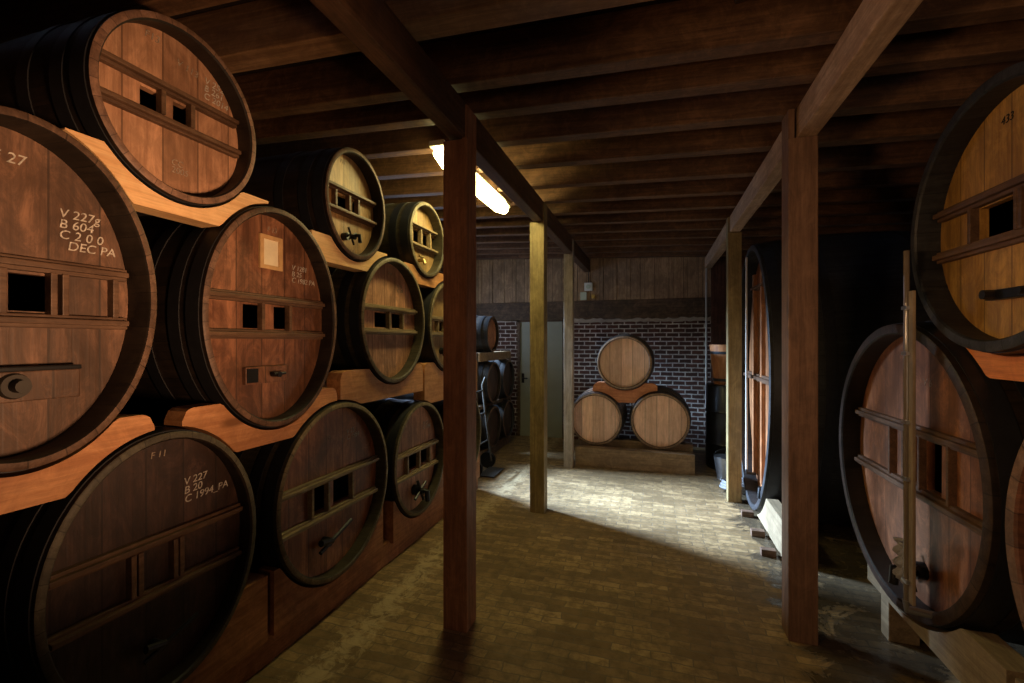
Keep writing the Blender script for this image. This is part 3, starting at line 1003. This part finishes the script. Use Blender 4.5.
for z, h in ((0, .13), (.69, .05), (1.33, .12)):
    for xx in (0, -.5):
        obj('rail', boxm(xx - .05, xx + .05, -.68, .68, z, z + h, bev=.005), W_LINTEL if z < 1.2 else W_SILLX, t)
for yy in (-.74, .69):
    for xx in (0, -.50):
        obj('rack_upright', boxm(xx - .03, xx + .03, yy, yy + .05, 0, 1.45), W_LINTEL, t)
# leaning hand truck handles at the end of the left rack
t = empty('hand_truck', (-2.02, 5.2, 0), 'pale metal hand truck standing beyond the end of the left rack', 'hand truck')
bm = BM()
for yy in (-.18, .18):
    tube(bm, [(.06, yy, .1), (-.02, yy, .7), (-.06, yy, 1.05), (-.02, yy, 1.15)], .014, 8)
for zz in (.35, .7, .98):
    tube(bm, [(.03 - .09 * zz, -.18, zz), (.03 - .09 * zz, .18, zz)], .011, 8)
obj('truck_frame', bm, M_RUST, t, True)
obj('toe_plate', boxm(.03, .23, -.2, .2, .01, .02), M_RUST, t)
for yy in (-.22, .22):
    obj('wheel', tube(BM(), [(.0, yy - .02, .1), (.0, yy + .02, .1)], .1, 20), M_BLACK, t, True)

# wooden tub on a dark drum in the far right corner
t = empty('wooden_tub', (.89, 6.35, 1.06), 'orange wooden tub raised up in the far right corner', 'tub')
bm = BM()
n = 32
r0 = [bm.verts.new((.17 * math.cos(2 * PI * k / n), .17 * math.sin(2 * PI * k / n), 0)) for k in range(n)]
r1 = [bm.verts.new((.215 * math.cos(2 * PI * k / n), .215 * math.sin(2 * PI * k / n), .50)) for k in range(n)]
r2 = [bm.verts.new((.195 * math.cos(2 * PI * k / n), .195 * math.sin(2 * PI * k / n), .50)) for k in range(n)]
r3_ = [bm.verts.new((.155 * math.cos(2 * PI * k / n), .155 * math.sin(2 * PI * k / n), .05)) for k in range(n)]
for a_, b_ in ((r0, r1), (r1, r2), (r2, r3_)):
    bridge(bm, a_, b_)
bm.faces.new(r0)
bm.faces.new(r3_)
obj('tub_body', bm, wood('tub_wood', (0.55, 0.24, 0.09), (0.34, 0.13, 0.05), 'z', .5, stain=.3), t, True)
for z0 in (.04, .38):
    bm = BM()
    ra = .17 + .045 * z0 / .5 + .004
    bridge(bm, [bm.verts.new((ra * math.cos(2 * PI * k / n), ra * math.sin(2 * PI * k / n), z0)) for k in range(n)],
           [bm.verts.new(((ra + .003) * math.cos(2 * PI * k / n), (ra + .003) * math.sin(2 * PI * k / n), z0 + .035)) for k in range(n)])
    obj('hoop', bm, M_IRON, t, True)
t = empty('storage_drum', (.90, 6.36, 0), 'dark upright drum standing under the orange tub', 'drum')
obj('drum_body', tube(BM(), [(0, 0, 0), (0, 0, .02), (0, 0, .3), (0, 0, .32), (0, 0, .34), (0, 0, .7), (0, 0, .72), (0, 0, .74), (0, 0, 1.04), (0, 0, 1.058)],
                      [.26, .27, .27, .28, .27, .27, .28, .27, .27, .255], 32), M_BLACK, t, True)
bm = BM()
for k in range(3):
    pts = [(.17 * math.cos(u * .5) * (1 - .06 * k), .15 * math.sin(u * .5), .02 + .028 * k + .012 * math.sin(u)) for u in range(13)]
    tube(bm, pts, .016, 8)
o = obj('coiled_hose', bm, M_RAG, smooth=True, loc=(.86, 5.42, 0))
tag(o, 'grey hose coiled on the wet floor before the dark drum', 'hose')
t = empty('metal_bucket', (.80, 5.80, 0), 'grey metal bucket on the floor between the coiled hose and the drum', 'bucket')
obj('bucket_body', tube(BM(), [(0, 0, 0), (0, 0, .26), (0, 0, .262), (0, 0, .02)], [.10, .14, .13, .09], 24), M_STEEL, t, True)
obj('bucket_handle', tube(BM(), [(.14 * math.cos(u * PI / 10), 0, .25 + .10 * math.sin(u * PI / 10)) for u in range(11)], .004, 6), M_BLACK, t, True)
# thin pipe up the back wall
o = obj('wall_pipe', tube(BM(), [(0, 0, .55), (0, 0, 2.95)], .013, 10), M_PIPE, smooth=True, loc=(.735, YB - .06, 0))
tag(o, 'thin pale pipe rising up the right end of the brick wall', 'pipe')

# sockets on the boarded wall
t = empty('wall_socket', (-1.02, YB - .03, 2.42), 'white square junction box on the boards above the brick wall', 'socket')
obj('socket_box', boxm(-.065, .065, 0, .035, 0, .13, bev=.006), M_WHITE, t)
obj('socket_face', tube(BM(), [(0, -.012, .065), (0, 0, .065)], .035, 20), M_GREEN, t, True)
o = obj('wall_switch', boxm(-.05, .05, 0, .035, 0, .13, bev=.006), M_GREEN, loc=(-1.10, YB - .03, 2.27))
tag(o, 'pale green switch box just below left of the junction box', 'switch')
o = obj('round_fitting', tube(BM(), [(0, 0, 0), (0, .05, 0)], [.03, .035], 16), M_BRASS, smooth=True, loc=(-.94, YB - .04, 2.32))
tag(o, 'small round brownish fitting right below the junction box', 'fitting')
o = obj('electric_cable', tube(BM(), [(0, 0, 0), (.005, 0, .2), (0, 0, .5)], .006, 8), M_BLACK, smooth=True, loc=(-1.02, YB - .012, 2.55))
tag(o, 'thin dark cable rising from the junction box up the boards', 'cable')


# ---------------------------------------------------------------- fluorescent lamps
def fluo(y0, y1, x, lab):
    ym = (y0 + y1) / 2
    t = empty('strip_light', (x, ym, 2.82), lab, 'lamp')
    hl = (y1 - y0) / 2
    obj('light_housing', boxm(-.055, .055, -hl, hl, .075, .115, bev=.01), M_FIX, t)
    bm = BM()
    prof = [(-hl + .01, .02), (-hl + .05, .045), (-hl + .20, .07), (hl - .20, .07), (hl - .05, .045), (hl - .01, .02)]
    tube(bm, [(0, y, .05) for y, _ in prof], [r for _, r in prof], 18)
    obj('diffuser', bm, M_TUBE, t, True)
    return t


fluo(2.72, 4.20, -1.38, 'glowing strip light under the joists behind the reddish post')
